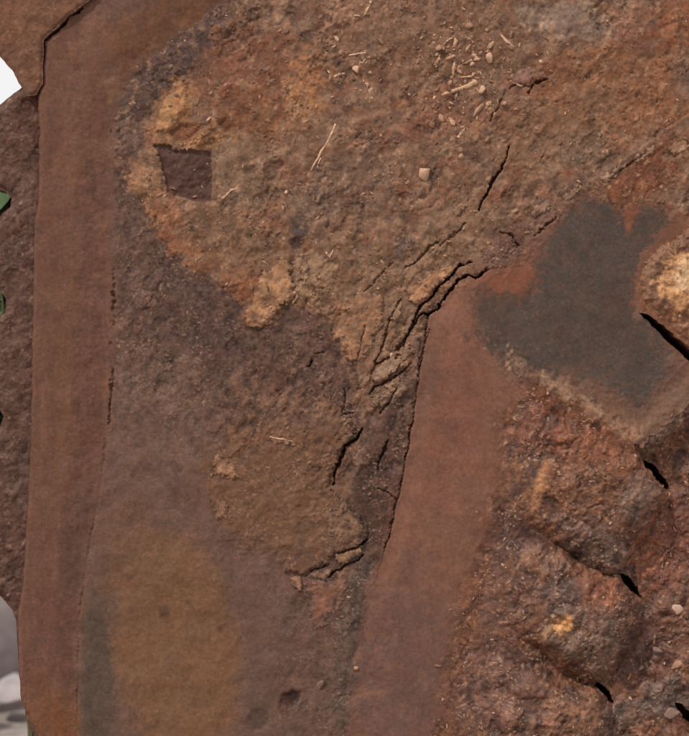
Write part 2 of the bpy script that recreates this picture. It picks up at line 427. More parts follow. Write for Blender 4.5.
rblob(ell(650, 555, 16, 26, 25), (128, 76, 52), .8, 10)
rblob(ell(650, 650, 32, 32), (96, 62, 51), .9, 12)
rblob(ell(683, 650, 8, 26), (124, 82, 62), .7, 8)
rblob(ell(668, 700, 26, 20), (104, 82, 72), .8, 10)
rblob(ell(562, 623, 9, 7, 0, 1.2), (222, 160, 102), .95, 4)  # brighter core of the painted highlight
rblob(ell(541, 484, 4, 22, 12, .8), (166, 116, 76), .6, 6)
mF = sstep(-2, 3, dF)
paint(mF, (124, 82, 58))
paint(mF * sstep(-6, 8, ell(655, 280, 12, 30, 15)), (136, 100, 76), .8)
paint(mF * sstep(-5, 6, ell(684, 288, 22, 34, -15, 1.2)), (206, 150, 102), .9)  # bright highlight painted into the block's colour
paint(mF * sstep(-2, 3, fbm(U, V, 13, 4, 95, .6) * 14 - 3.5), (92, 52, 34), .7)
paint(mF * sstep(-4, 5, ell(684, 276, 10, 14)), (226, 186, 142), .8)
paint(mF * sstep(-4, 5, ell(690, 305, 5, 6)), (116, 72, 46), .8)

# --- mottling common to all: patches, clods, glints painted as pale specks and dark pits
RG = np.clip(0.28 + .75 * mcr + mlow * (.75 * sstep(520, 400, V - .5 * (U - 250)) + .35 * sstep(250, 330, U) + .4 * sstep(318, 345, U) * sstep(540, 580, V)) + 1.0 * rough_r + .7 * mF + .35 * sstep(-2, 2, dA), .12, 1.3)   # how rough the surface is
RG = np.where((dC > 0) & (mcr < .5), .22, RG); RG = np.where(dB > 0, .45, RG)
RG = RG * (1 - mE * (1 - rough_r) * .35)
RIMC = sstep(13, 3, np.abs(ell(590, 412, 74, 10, 32, .8))) * mE * (U < 650)
RG = np.clip(RG + .7 * RIMC + .12 * mE * sstep(-3, 3, dDK), 0, 1.3)
_pm = fbm(U, V, 30, 2, 80)
STR = np.where(_pm > .12, strokes(-55, 1.9, 5.0, 81), np.where(_pm < -.12, strokes(-20, 1.9, 4.5, 82), strokes(20, 2.2, 3.4, 83)))
DEN = sstep(-.25, .35, fbm(U, V, 26, 3, 84))
SMO = sstep(-.30, .25, fbm(U, V, 42, 3, 111))
RG = RG * (1 - mcr * .5 * (1 - SMO))
FLECK = sstep(.24, .46, STR) * DEN  # pale strokes that paint glints into the colour
DARKF = sstep(.22, .50, strokes(-40, 2.4, 4.2, 85)) * sstep(-.3, .3, fbm(U, V, 22, 3, 86))
MICRO = fbm(U, V, 2.6, 2, 87, .7)
PATCH = sstep(-.35, .35, fbm(U, V, 46, 3, 70))           # some patches crumbly, others trowelled smooth
lum = 1 + .12 * M30 + RG * (.34 * M9 + .34 * N9 + .40 * M4 + .40 * S12 + .50 * CHIP + .50 * CHIP2 * PATCH) + .10 * N3 + .26 * fbm(U, V, 4.4, 3, 71, .75) + .12 * fbm(U, V, 14, 3, 74)
hue = .07 * fbm(U, V, 30, 3, 42) + .12 * fbm(U, V, 5, 3, 41, .7) + .07 * RG * fbm(U, V, 9, 3, 40)
C *= np.clip(lum, .45, 1.8)[..., None]
C[..., 0] *= 1 + hue; C[..., 2] *= 1 - hue * 1.1; C[..., 1] *= 1 - hue * .15
_r = np.clip(RG - .2, 0, 1)
C *= (1 + .34 * MICRO * np.clip(RG + .15, 0, 1.1))[..., None]
C = C + (lin((198, 156, 126)) - C) * (((.50 + .25 * rough_r) * _r + .06) * FLECK)[..., None]
C *= (1 - (.42 * _r + .09) * DARKF)[..., None]
spk = np.clip((QID > .88) * sstep(.36, .12, Q1) * (1 - .8 * mlow) * (RG > .33) * np.clip(RG, 0, 1.0) * sstep(-.25, .2, fbm(U, V, 34, 3, 50)), 0, 1)  # small pale specks, also painted glints
C = C * (1 - .62 * spk[..., None]) + lin((192, 152, 122)) * .62 * spk[..., None]
pit = sstep(.30, .10, G1) * (GID < .08) * np.clip(RG, 0, 1)
C *= (1 - .30 * pit)[..., None]

# ------------------------------------------------------------------ relief of the rock (w towards the viewer, in mm)
def groove(pts, ws, warp=.25):
    return line_sd(pts, ws, warp)
CRACKS = [   # open cracks cut into the stone: polyline, half widths, depth
    ([(510, 145), (504, 160), (502, 168), (492, 182), (486, 195), (479, 211)], [.3, .8, 1.5, 1.8, 1.3, .4], 16),
    ([(472, 261), (458, 265), (455, 273), (444, 283), (431, 296), (418, 310), (409, 332), (403, 346)], [.5, 1.5, 1.8, 2.0, 1.7, 1.6, 1.3, .5], 20),
    ([(489, 269), (481, 276), (475, 278), (469, 275), (458, 281), (447, 294), (437, 310), (429, 315), (422, 314), (414, 323)], [.7, 1.6, 1.5, 1.5, 2.0, 2.0, 1.9, 1.6, 1.2, .7], 22),
    ([(363, 429), (357, 439), (350, 443), (345, 447), (341, 460), (336, 470), (333, 485)], [1.1, 1.8, 1.8, 1.7, 1.4, 1.3, .6], 18),
    ([(367, 540), (358, 548), (348, 551), (338, 554)], [1.7, 1.2, 1.2, .5], 12),
    ([(328, 563), (321, 568), (313, 571), (306, 577)], [.5, 1.1, 1.0, .4], 9),
    ([(364, 555), (358, 561), (351, 564), (345, 565), (339, 571), (334, 573), (328, 578)], [.9, 1.1, 1.2, 1.2, 1.7, 1.6, .5], 13),
    ([(548, 79), (540, 81), (532, 85), (529, 93)], [.5, 1.1, 1.2, .8], 8),
    ([(530, 86), (520, 85), (511, 88)], [.8, .7, .4], 5),
    ([(506, 90), (498, 108), (490, 120)], [.4, .9, .4], 5),
    ([(387, 334), (381, 350), (374, 366)], [.7, .9, .5], 8),
    ([(410, 330), (400, 348), (396, 360)], [.9, .9, .4], 8),
    ([(411, 362), (403, 371), (395, 378), (385, 383), (375, 387), (370, 394)], [.5, 1.0, 1.1, 1.2, 1.4, .6], 10),
    ([(392, 355), (382, 362), (374, 366), (371, 374)], [.4, 1.0, .9, .4], 8),
    ([(387, 440), (385, 450), (380, 460), (378, 470)], [.5, 1.0, .9, .3], 8),
    ([(355, 412), (346, 414), (342, 412)], [.4, 1.3, .4], 7),
    ([(466, 222), (458, 232), (448, 240)], [.4, 1.0, .4], 6),
    ([(394, 262), (385, 270), (372, 284), (362, 296)], [.4, .7, .7, .3], 4),
    ([(313, 360), (309, 366)], [1.0, 1.6], 9),
    ([(324, 352), (314, 354)], [1.0, .5], 5),
    ([(419, 318), (404, 340), (396, 352)], [.6, .9, .5], 8), ([(400, 300), (390, 320), (384, 336)], [.4, .8, .4], 6), ([(397, 388), (389, 402), (380, 414)], [.5, .9, .4], 7),
    ([(430, 330), (422, 352), (418, 366)], [.4, .8, .3], 6), ([(366, 326), (360, 346), (358, 360)], [.3, .8, .4], 5), ([(384, 382), (396, 372), (404, 360)], [.4, .8, .4], 7),
    ([(440, 240), (428, 250), (416, 262), (404, 270)], [.4, .8, .8, .4], 6), ([(500, 232), (512, 236), (520, 246)], [.5, 1.0, .5], 6), ([(535, 236), (546, 226), (556, 216)], [.6, 1.2, .5], 6),
    ([(610, 178), (630, 164), (646, 152)], [.5, 1.0, .5], 5), ([(342, 412), (346, 400), (344, 388)], [.4, .9, .4], 5), ([(455, 232), (440, 246)], [.3, .8], 5),
    ([(396, 500), (386, 492), (378, 488)], [.4, .8, .3], 5),
]
cut = np.full(U.shape, -1e3); gdep = np.zeros(U.shape)
for pts, ws, dep in CRACKS:
    ws = [w * .5 for w in ws]; s = line_sd(pts, ws)
    wmax = max(ws)
    gdep = np.maximum(gdep, dep * sstep(-.7, max(wmax * .8, .5), s))
# joint lines between the pieces of the main face (thin, deepest where they gape)
j1 = line_sd([(429, 316), (425, 340), (420, 372), (412, 425), (404, 470), (391, 530), (384, 555)], [.5, .2, .3, .45, .45, .3, .0], .25)
gdep = np.maximum(gdep, sstep(-.9, .9, j1) * np.clip(7 + 9 * M9 + 8 * M30, 1, 14))
j2 = line_sd([(113, 262), (114, 300), (113, 335), (111, 390), (107, 425)], [.2, 1.2, 1.4, 1.3, .2], .5)
gdep = np.maximum(gdep, sstep(-.9, .9, j2) * np.clip(2 + 8 * M30 + 6 * M9, 0, 5))
j3 = line_sd([(105, 440), (99, 490), (86, 560), (78, 620), (76, 736)], [.8, 1, .9, .8, .8], .2)
gdep = np.maximum(gdep, sstep(-1.2, .9, j3) * np.clip(1.0 + 3 * M30, 0, 3))

clods = np.clip(F2 - F1, 0, .5) * 2           # 0 in the seams between clods, 1 inside
fine = np.clip(G2 - G1, 0, .5) * 2
tilt = (U - 344) * .004 - (V - 368) * .008
RL = np.clip(RG - .18, 0, 1.2)
ROUGHP = sstep(-.12, .40, fbm(U, V, 38, 3, 72))          # where it is granular
LEDGE = sstep(-.2, .3, fbm(U, V, 60, 3, 73))
crumble = 1.9 * CHIP * LEDGE + .6 * CHIP2 * ROUGHP + .26 * S12 + .22 * N9 + (.05 + .22 * ROUGHP) * M4 + .40 * FLECK - .50 * DARKF
Hlow = 8 + tilt + 2.6 * N60 + 1.2 * N25 + .25 * N9 + .15 * N3 + RL * 1.8 * crumble - 3.0 * sstep(-3, 3, ell(290, 700, 10, 7, -40, .5)) - 1.2 * sstep(-3, 3, ell(258, 722, 10, 12, 30, .5))
Hcr = 9 + tilt + 3.0 * N60 + 3.0 * N25 + RL * 2.7 * crumble + 1.0 * clods * ROUGHP * LEDGE
cr_edge = sstep(-1, 9, CRW)
# E: smooth slab, its lower rim a crisp ridge
HE = 12 + tilt + 1.0 * N60 + .35 * N25 + .16 * N9 + .12 * N3 + .10 * M4
HE -= .6 * sstep(-3, 3, dDK)
HE -= 1.2 * sstep(8, 0, dE) * (U < 560)
kE = np.maximum(sstep(540, 600, V) * sstep(34, 2, dE), sstep(22, 3, dE) * sstep(470, 440, U) * .85)
HE = HE * (1 - kE) + (Hlow + .1 - .6 * sstep(550, 600, V)) * kE
rim = sstep(20, 0, np.abs(poly_sd([(530, 378), (585, 410), (641, 446), (690, 400), (760, 330), (700, 330), (640, 400), (590, 380)], .6) - 5))
HE += (1.4 * rim + 1.2 * rim * (N9 + S12)) * (U > 520)
HE += 2.2 * sstep(-14, 0, CRW) * crumble * .8
HC = 13 + tilt + .9 * N60 + .5 * N25 + .22 * N9 + .14 * N3 + .12 * M4
HC -= 2.6 * sstep(5, 0, dC) ** 2 * (U < 60)
kC = sstep(46, 0, dC) * sstep(46, 78, U)
HC = HC * (1 - kC) + (Hlow - .25) * kC
HB = 17 + 2 * N60 + .9 * N25 + .5 * N9 + .3 * N3 + .6 * S12 - 2.0 * sstep(5, 0, dB) ** 2
HA = 2 + 4 * N60 + 3 * N25 + 1.2 * crumble + .6 * clods - 4 * sstep(10, 0, dA) ** 2
def lump(d, base, top, wid, peak, dirn=(-.55, -.83)):
    dome = 1 - np.exp(-np.clip(d, 0, None) / wid)
    px, py, pr = peak
    q = np.hypot(U - px, V - py) / pr
    return base + top * dome + 9 * np.exp(-q * q * .7) + 6 * (K2 * 0 + soft_cells(L1, L2, LID, .35)) + 3.5 * N25 + 2.6 * crumble + 1.2 * clods * PATCH * ROUGHP + .3 * fine * ROUGHP
HG = lump(dG, -7, 24, 10, (596, 478, 44))
HH = lump(dH, -10, 24, 10, (572, 612, 44))
HI = lump(dI, -12, 24, 10, (540, 725, 46))
left = sstep(575, 500, U); HG = HG * (1 - left) + (HE + 1.2 * crumble - 1.5 + 1.5 * sstep(0, 14, dG)) * left
left = sstep(545, 478, U); HH = HH * (1 - left) + (HE + 1.2 * crumble - 2.0 + 1.5 * sstep(0, 14, dH)) * left
left = sstep(515, 452, U); HI = HI * (1 - left) + (HE + 1.2 * crumble - 2.0 + 1.5 * sstep(0, 14, dI)) * left
HF = 10 + 4 * soft_cells(L1, L2, LID, .35) + 13 * (1 - np.exp(-np.clip(dF, 0, None) / 16)) + 2.0 * N25 + 2.2 * crumble + .6 * clods
HF += 3.0 * sstep(12, 0, np.abs(dF - 8)) * (V < 300)
HJ = -12 + 5 * soft_cells(L1, L2, LID, .35) + 5 * N60 + 5 * N25 + 2.4 * crumble + 1.0 * clods
HE = HE + rough_r * (1.4 * crumble + .5 * clods) - 1.0 * rough_r

_l = sstep(600, 500, U); HJ = HJ * (1 - _l) + (HE - 1.2) * _l
_l = sstep(34, 3, -dE) * (U > 630) * sstep(480, 440, V); HJ = HJ * (1 - _l) + (HE - 1.0 + crumble) * _l
_l = sstep(44, 18, dR); HJ = HJ * (1 - _l) + (HE - .1) * _l * (U < 620) + HJ * _l * (U >= 620)

# ------------------------------------------------------------------ materials
def rock_material(name, rough=.78, bump=.35, spec=.28, grain=1.0):
    m = bpy.data.materials.new(name); m.use_nodes = True
    nt = m.node_tree; nt.nodes.clear(); L = nt.links.new
    out = nt.nodes.new('ShaderNodeOutputMaterial'); bs = nt.nodes.new('ShaderNodeBsdfPrincipled')
    at = nt.nodes.new('ShaderNodeAttribute'); at.attribute_name = 'stone_colour'
    tc = nt.nodes.new('ShaderNodeTexCoord')
    n1 = nt.nodes.new('ShaderNodeTexNoise'); n1.inputs['Scale'].default_value = 420; n1.inputs['Detail'].default_value = 6; n1.inputs['Roughness'].default_value = .65
    n2 = nt.nodes.new('ShaderNodeTexNoise'); n2.inputs['Scale'].default_value = 1300; n2.inputs['Detail'].default_value = 3
    vo = nt.nodes.new('ShaderNodeTexVoronoi'); vo.inputs['Scale'].default_value = 520
    for n in (n1, n2, vo): L(tc.outputs['Object'], n.inputs['Vector'])
    mr = nt.nodes.new('ShaderNodeMapRange'); mr.inputs['From Min'].default_value = .25; mr.inputs['From Max'].default_value = .75
    mr.inputs['To Min'].default_value = 1 - .14 * grain; mr.inputs['To Max'].default_value = 1 + .14 * grain
    L(n1.outputs['Fac'], mr.inputs['Value'])
    mu = nt.nodes.new('ShaderNodeVectorMath'); mu.operation = 'SCALE'
    L(at.outputs['Color'], mu.inputs[0]); L(mr.outputs['Result'], mu.inputs['Scale'])
    L(mu.outputs['Vector'], bs.inputs['Base Color'])
    mx = nt.nodes.new('ShaderNodeMath'); mx.operation = 'MULTIPLY_ADD'; mx.inputs[1].default_value = .6
    L(n2.outputs['Fac'], mx.inputs[0]); L(n1.outputs['Fac'], mx.inputs[2])
    bp = nt.nodes.new('ShaderNodeBump'); bp.inputs['Strength'].default_value = bump; bp.inputs['Distance'].default_value = .0012
    L(mx.outputs['Value'], bp.inputs['Height']); L(bp.outputs['Normal'], bs.inputs['Normal'])
    rr = nt.nodes.new('ShaderNodeMapRange'); rr.inputs['To Min'].default_value = rough - .18; rr.inputs['To Max'].default_value = rough + .14
    L(vo.outputs['Distance'], rr.inputs['Value']); L(rr.outputs['Result'], bs.inputs['Roughness'])
    bs.inputs['Specular IOR Level'].default_value = spec
    L(bs.outputs['BSDF'], out.inputs['Surface'])
    return m
M_SMOOTH = rock_material('smooth_red_stone', .80, .30, .20, .9)
M_FACE = rock_material('stained_stone', .76, .34, .22, .9)
M_CRUST = rock_material('clay_crust', .74, .34, .25, 1.0)
M_ROUGH = rock_material('granular_stone', .58, .45, .36, 1.2)

def plain(name, rgb, rough=.8, var=.25, scale=300, spec=.25, bump=.2):
    m = bpy.data.materials.new(name); m.use_nodes = True
    nt = m.node_tree; L = nt.links.new; bs = nt.nodes['Principled BSDF']
    tc = nt.nodes.new('ShaderNodeTexCoord'); n = nt.nodes.new('ShaderNodeTexNoise'); n.inputs['Scale'].default_value = scale; n.inputs['Detail'].default_value = 5
    cr = nt.nodes.new('ShaderNodeValToRGB')
    c = lin(rgb)
    cr.color_ramp.elements[0].position = .3; cr.color_ramp.elements[1].position = .7
    cr.color_ramp.elements[0].color = tuple(c * (1 - var)) + (1,); cr.color_ramp.elements[1].color = tuple(np.minimum(c * (1 + var), .95)) + (1,)
    L(tc.outputs['Object'], n.inputs['Vector']); L(n.outputs['Fac'], cr.inputs['Fac']); L(cr.outputs['Color'], bs.inputs['Base Color'])
    bp = nt.nodes.new('ShaderNodeBump'); bp.inputs['Strength'].default_value = bump; bp.inputs['Distance'].default_value = .001
    L(n.outputs['Fac'], bp.inputs['Height']); L(bp.outputs['Normal'], bs.inputs['Normal'])
    bs.inputs['Roughness'].default_value = rough; bs.inputs['Specular IOR Level'].default_value = spec
    return m

# ------------------------------------------------------------------ from layout to mesh
VMAX = ZC / S + 368     # layout v of the ground
def world_xyz(u, v, w):
    return np.stack([(u - 344.5) * S, -w * S, ZC + (368 - np.minimum(v, VMAX + 6)) * S], -1)

GV, GU = None, None
def slab(name, d, h, mat, parent=None, depth=90, origin=None, colour=None, snap=True):
    """a piece of rock: the relief h where d > 0, its rim snapped onto d = 0, and side walls running back into the rock"""
    rows, cols = np.where(d > -.4 * STEP)
    r0, r1, c0, c1 = rows.min(), rows.max() + 1, cols.min(), cols.max() + 1
    sl = (slice(r0, r1), slice(c0, c1))
    dd = d[sl]; keep = dd > -.4 * STEP
    cell = keep[:-1, :-1] & keep[1:, :-1] & keep[:-1, 1:] & keep[1:, 1:]
    used = np.zeros(keep.shape, bool)
    used[:-1, :-1] |= cell; used[1:, :-1] |= cell; used[:-1, 1:] |= cell; used[1:, 1:] |= cell
    idx = np.full(keep.shape, -1, np.int64); n = used.sum(); idx[used] = np.arange(n)
    u = U[sl][used].copy(); v = V[sl][used].copy(); w = h[sl][used].copy(); col = (C if colour is None else colour)[sl][used]
    # boundary edges, wound so that walls face outwards
    pc = np.zeros((cell.shape[0] + 2, cell.shape[1] + 2), bool); pc[1:-1, 1:-1] = cell
    edges = []
    up, dn = pc[:-1, 1:-1], pc[1:, 1:-1]                     # horizontal edges: cell above / below
    i, j = np.where(dn & ~up); edges.append(np.stack([idx[i, j + 1], idx[i, j]], -1))
    i, j = np.where(up & ~dn); edges.append(np.stack([idx[i, j], idx[i, j + 1]], -1))
    lf, rt = pc[1:-1, :-1], pc[1:-1, 1:]
    i, j = np.where(rt & ~lf); edges.append(np.stack([idx[i, j], idx[i + 1, j]], -1))
    i, j = np.where(lf & ~rt); edges.append(np.stack([idx[i + 1, j], idx[i, j]], -1))
    E = np.concatenate(edges)
    bv = np.unique(E)
    if snap:
        gy, gx = np.gradient(dd, va[r0:r1], ua[c0:c1])
        gx = gx[used][bv]; gy = gy[used][bv]; g2 = gx * gx + gy * gy + 1e-4
        t = np.clip(dd[used][bv] / g2, -1.2, 1.2); t = np.where(g2 < .15, 0, t)
        u[bv] -= gx * t; v[bv] -= gy * t
    P = [world_xyz(u, v, w)]; cols_ = [col]
    i, j = np.where(cell)
    F = [np.stack([idx[i, j], idx[i + 1, j], idx[i + 1, j + 1], idx[i, j + 1]], -1)]
    if depth:
        remap = np.full(n, -1, np.int64); nb = len(bv)
        prev = np.full(n, -1, np.int64); prev[bv] = bv
        for k, dz in enumerate([depth * .03, depth * .14, depth * .45, depth]):
            base = n + k * nb
            jit = (rng.rand(nb) - .5) * .25 * (k > 0)
            P.append(world_xyz(u[bv] + jit, v[bv] + jit, np.minimum(w[bv] - dz, w[bv]))); cols_.append(col[bv])
            cur = np.full(n, -1, np.int64); cur[bv] = base + np.arange(nb)
            F.append(np.stack([prev[E[:, 0]], cur[E[:, 0]], cur[E[:, 1]], prev[E[:, 1]]], -1)[:, ::-1])
            prev = cur
    P = np.concatenate(P); F = np.concatenate(F); cc = np.concatenate(cols_)
    org = np.array(origin if origin is not None else [P[:, 0].mean(), P[:, 1].max(), P[:, 2].min()])
    if parent is not None: org = np.array([0.0, 0.0, 0.0])
    P = P - org
    me = bpy.data.meshes.new(name)
    me.vertices.add(len(P)); me.vertices.foreach_set('co', P.astype(np.float32).ravel())
    me.loops.add(F.size); me.loops.foreach_set('vertex_index', F.astype(np.int32).ravel())
    me.polygons.add(len(F)); me.polygons.foreach_set('loop_start', np.arange(0, F.size, 4, dtype=np.int32))
    me.polygons.foreach_set('loop_total', np.full(len(F), 4, np.int32))
    me.update(calc_edges=True)
    me.polygons.foreach_set('use_smooth', np.ones(len(F), bool))
    a = me.color_attributes.new('stone_colour', 'FLOAT_COLOR', 'POINT')
    rgba = np.ones((len(P), 4), np.float32); rgba[:, :3] = np.clip(cc * ALB_GAIN, .004, .9)
    a.data.foreach_set('color', rgba.ravel())
    me.materials.append(mat)
    me.validate()
    o = bpy.data.objects.new(name, me); COL.objects.link(o)
    if parent is not None: o.parent = parent
    else: o.location = org
    return o

# ------------------------------------------------------------------ ground and what lies behind
M_GROUND = plain('pale_gravel_ground', (150, 138, 132), .9, .3, 40)
me = bpy.data.meshes.new('ground'); bm = bmesh.new()
gx = [-200, -40, -8] + list(np.arange(-3, 3.01, .12)) + [8, 40, 200]; gy = [-200, -40, -8] + list(np.arange(-3, 6.01, .12)) + [10, 40, 200]
gvs = [[bm.verts.new((x, y, 0.012 * float(perlin(np.array([x * 2.1]), np.array([y * 2.1]), 5)[0]) - .012)) for x in gx] for y in gy]
for i in range(len(gy) - 1):
    for j in range(len(gx) - 1):
        bm.faces.new((gvs[i][j], gvs[i][j + 1], gvs[i + 1][j + 1], gvs[i + 1][j]))
bm.to_mesh(me); bm.free(); me.materials.append(M_GROUND)
ground = bpy.data.objects.new('ground', me); COL.objects.link(ground); tag(ground, 'pale gravelly ground behind the rock', None, None, 'structure')

def stone_mesh(name, rx, ry, rz, seed, sub=3, amp=.22, flat=0):
    bm = bmesh.new(); bmesh.ops.create_icosphere(bm, subdivisions=sub, radius=1)
    co = np.array([v.co[:] for v in bm.verts])
    n = fbm(co[:, 0] + seed * 3.7, co[:, 1] + co[:, 2] * 1.7, 1.1, 3, seed) + .6 * fbm(co[:, 2] - seed, co[:, 1] - co[:, 0] * 1.3, .9, 3, seed + 5)
    r = random.Random(seed); planes = [Vector((r.gauss(0, 1), r.gauss(0, 1), r.gauss(0, 1))).normalized() for _ in range(11)]
    for v, k in zip(bm.verts, n):
        p = v.co * (1 + amp * float(k))
        for pl in planes:                       # a few chipped facets
            e = p.dot(pl) - .56
            if e > 0: p = p - pl * e * .8
        v.co = Vector((p.x * rx, p.y * ry, p.z * rz))
    me = bpy.data.meshes.new(name); bm.to_mesh(me); bm.free()
    me.polygons.foreach_set('use_smooth', np.ones(len(me.polygons), bool))
    return me

# ------------------------------------------------------------------ the main rock face: rib, lower face, crust, right slab
root = bpy.data.objects.new('rock_outcrop', None); COL.objects.link(root)
root.location = (0, 0, 0)
tag(root, 'large cracked rust brown rock face with tan crust and dark grey patch', 'rock')

# body of the rock behind the slabs
bm = bmesh.new()
NB = 26
for face in ('front',):
    xs = np.linspace(60, 800, NB); zs = np.linspace(-75, VMAX + 5, NB)
    vs = [[bm.verts.new(world_xyz(np.array(x), np.array(z), np.array(-70 + 10 * math.sin(x * .031 + z * .017) + 8 * math.sin(z * .043)))) for x in xs] for z in zs]
    bs_ = [[bm.verts.new(world_xyz(np.array(x * .8 + 110), np.array(z + (12 if i == 0 else 0)), np.array(-420 - 60 * math.sin(x * .01)))) for x in xs] for i, z in enumerate(zs)]
    for i in range(NB - 1):
        for j in range(NB - 1):
            bm.faces.new((vs[i][j], vs[i + 1][j], vs[i + 1][j + 1], vs[i][j + 1]))
            bm.faces.new((bs_[i][j + 1], bs_[i + 1][j + 1], bs_[i + 1][j], bs_[i][j]))
    for i in range(NB - 1):
        bm.faces.new((vs[i + 1][0], vs[i][0], bs_[i][0], bs_[i + 1][0])); bm.faces.new((vs[i][-1], vs[i + 1][-1], bs_[i + 1][-1], bs_[i][-1]))
    for j in range(NB - 1):
        bm.faces.new((vs[0][j], vs[0][j + 1], bs_[0][j + 1], bs_[0][j]))
me = bpy.data.meshes.new('rock_body'); bm.to_mesh(me); bm.free()
me.polygons.foreach_set('use_smooth', np.ones(len(me.polygons), bool))
me.materials.append(plain('deep_stone', (92, 58, 44), .9, .3, 60))
body = bpy.data.objects.new('rock_body', me); COL.objects.link(body); body.parent = root

# lower face runs under rib, crust and slab
d_low = poly_sd([(80, 40), (90, -75), (330, -75), (330, 60), (240, 150), (420, 200), (440, 320), (425, 420), (400, 560), (385, 640), (380, 900), (58, 900), (62, 740), (66, 620), (80, 540), (92, 480), (98, 400), (100, 200)], .05)
d_low = np.minimum(d_low, 16 - CRW)
lower = slab('stained_face', d_low, Hlow - gdep, M_FACE, root)
lower['label'] = 'grey purple lower face with an ochre stain'
HE_ = HE - gdep
slitF = poly_sd([(639, 312), (644, 312), (657, 321), (674, 335), (693, 351), (760, 405), (740, 420), (689, 362), (670, 344), (652, 326)], .35) + M4 * 1.2
d_e = np.minimum(np.minimum(dE, -slitF), 16 - CRW)
d_e = np.minimum(d_e, 16 - dR)
right = slab('smooth_slab', d_e, HE_, M_SMOOTH, root)
right['label'] = 'smooth reddish slab with a bare dark grey patch'
rib = slab('rib', dC, HC - gdep, M_SMOOTH, root)
rib['label'] = 'smooth reddish upright rib along the left edge'
Hund = np.where(dE > 0, HE, np.where(dC > 0, HC, Hlow))
Hc_ = Hund * (1 - cr_edge) + np.maximum(Hcr, Hund + .2) * cr_edge + .9 * sstep(-1, 3, CRW) * np.clip(.5 + 1.5 * M30, 0, 1.2) - .8 * sstep(3, -1, CRW) - gdep
# the square dark recess and an oval hollow in the crust
P_SQ = [(154, 145), (166, 144), (176, 149), (195, 150), (211, 151), (211.5, 175), (211, 200.5), (201, 202), (188, 199.5), (168, 191), (165, 178), (161, 166)]
dSQ = poly_sd(P_SQ, .2) + (M9 * 3 + M4 * 2) * sstep(198, 175, U) + M4 * 1.6 + M9 * 1.2
Hc_ = Hc_ * (1 - sstep(-.6, .9, dSQ)) + (Hcr - 2.6 - RL * 2.7 * crumble + .9 * N9 + .9 * S12 + 1.0 * N25 + .8 * CHIP2) * sstep(-.6, .9, dSQ)
sq = (sstep(-.8, .8, dSQ))[..., None]; C = C * (1 - sq) + (lin((90, 62, 53)) * np.clip(1 + .3 * M9 + .25 * N3, .5, 1.5)[..., None]) * sq
for (cx, cy, rx, ry, a, dep, rgb) in [(184, 133, 15, 9, -10, 3.0, (112, 66, 44)), (225, 125, 6, 8, 0, 2.2, (104, 62, 42)), (248, 170, 5, 4, 0, 2, (84, 62, 48)), (298, 243, 7, 6, 0, 3, (70, 48, 40)), (336, 62, 6, 5, 0, 2, (92, 70, 56))]:
    e = ell(cx, cy, rx, ry, a, .5); k = sstep(-2.5, 3, e)
    Hc_ -= dep * k; Hlow -= 0; C = C * (1 - .8 * k[..., None]) + lin(rgb) * .8 * k[..., None]
crust = slab('crust', np.minimum(CRW + 1.0, 60), Hc_, M_CRUST, root, depth=30)
crust['label'] = 'tan and orange earthy crust over the upper half'

# top surface so far, for what lies on it
Htop = np.where(d_low > 0, Hlow - gdep, -20)
Htop = np.maximum(Htop, np.where(d_e > 0, HE_, -20)); Htop = np.maximum(Htop, np.where(dC > 0, HC - gdep, -20)); Htop = np.maximum(Htop, np.where(CRW > 0, Hc_, -20))

# ------------------------------------------------------------------ flakes and plates of crust, each a piece of its own
CBUF = np.zeros_like(C); HBUF = np.zeros_like(Htop)
def flake(pts, rgb, thick, name='flake', parent=crust, warp=.9, edge=4.0, rough=1.0, mat=M_CRUST, rgb2=None, tint=.85, fade=5.0):
    """a raised flake of crust with its own colour, feathered onto what lies below"""
    pa = np.asarray(pts, float); x0, y0 = pa.min(0) - 22; x1, y1 = pa.max(0) + 22
    c0, c1 = np.searchsorted(ua, [x0, x1]); r0, r1 = np.searchsorted(va, [y0, y1]); w = (slice(r0, r1), slice(c0, c1))
    cut_ = lambda q: q[w] if isinstance(q, np.ndarray) else q
    edge = cut_(edge); fade = cut_(fade)
    df = poly_sd(pts, warp, pad=20); df[w] += M9[w] * 2.6 + M4[w] * 2.4 + N3[w] * 1.6
    d = df[w]
    loc = lin(rgb) * np.clip(1 + .35 * M9[w] + .35 * M4[w] + .2 * N25[w] + .3 * S12[w], .5, 1.6)[..., None]
    if rgb2 is not None:
        k = (sstep(-.25, .35, N25[w] + .5 * M9[w]))[..., None]; loc = loc * (1 - k) + lin(rgb2) * k
    stk = (.55 * sstep(.10, .40, S12[w]))[..., None]; loc = loc * (1 - stk) + np.minimum(lin(rgb) * 1.45, .75) * stk  # cream streaks painted as highlights on the flake
    fk = (.5 * FLECK[w])[..., None]; loc = loc * (1 - fk) + lin((206, 168, 136)) * fk
    loc = loc * (1 - .35 * DARKF[w])[..., None]
    mot = np.clip(.86 + 1.1 * S12[w] + .8 * M9[w] + .6 * CHIP[w], .15, 1.1)
    tk = (np.clip(tint * sstep(-1, fade, d) * mot, 0, 1))[..., None]
    CBUF[w] = C[w] * (1 - tk) + loc * tk
    h = Htop[w] + thick * sstep(-1, edge, d) - .5 * sstep(1.2, 0, d) + rough * (.4 * N9[w] + .2 * M4[w] + .5 * CHIP[w] + .3 * FLECK[w]) * sstep(0, 3, d)
    HBUF[w] = h
    o = slab(name, df, HBUF, mat, parent, depth=12, colour=CBUF)
    Htop[w] = np.where(d > 0, np.maximum(h, Htop[w]), Htop[w])
    return o

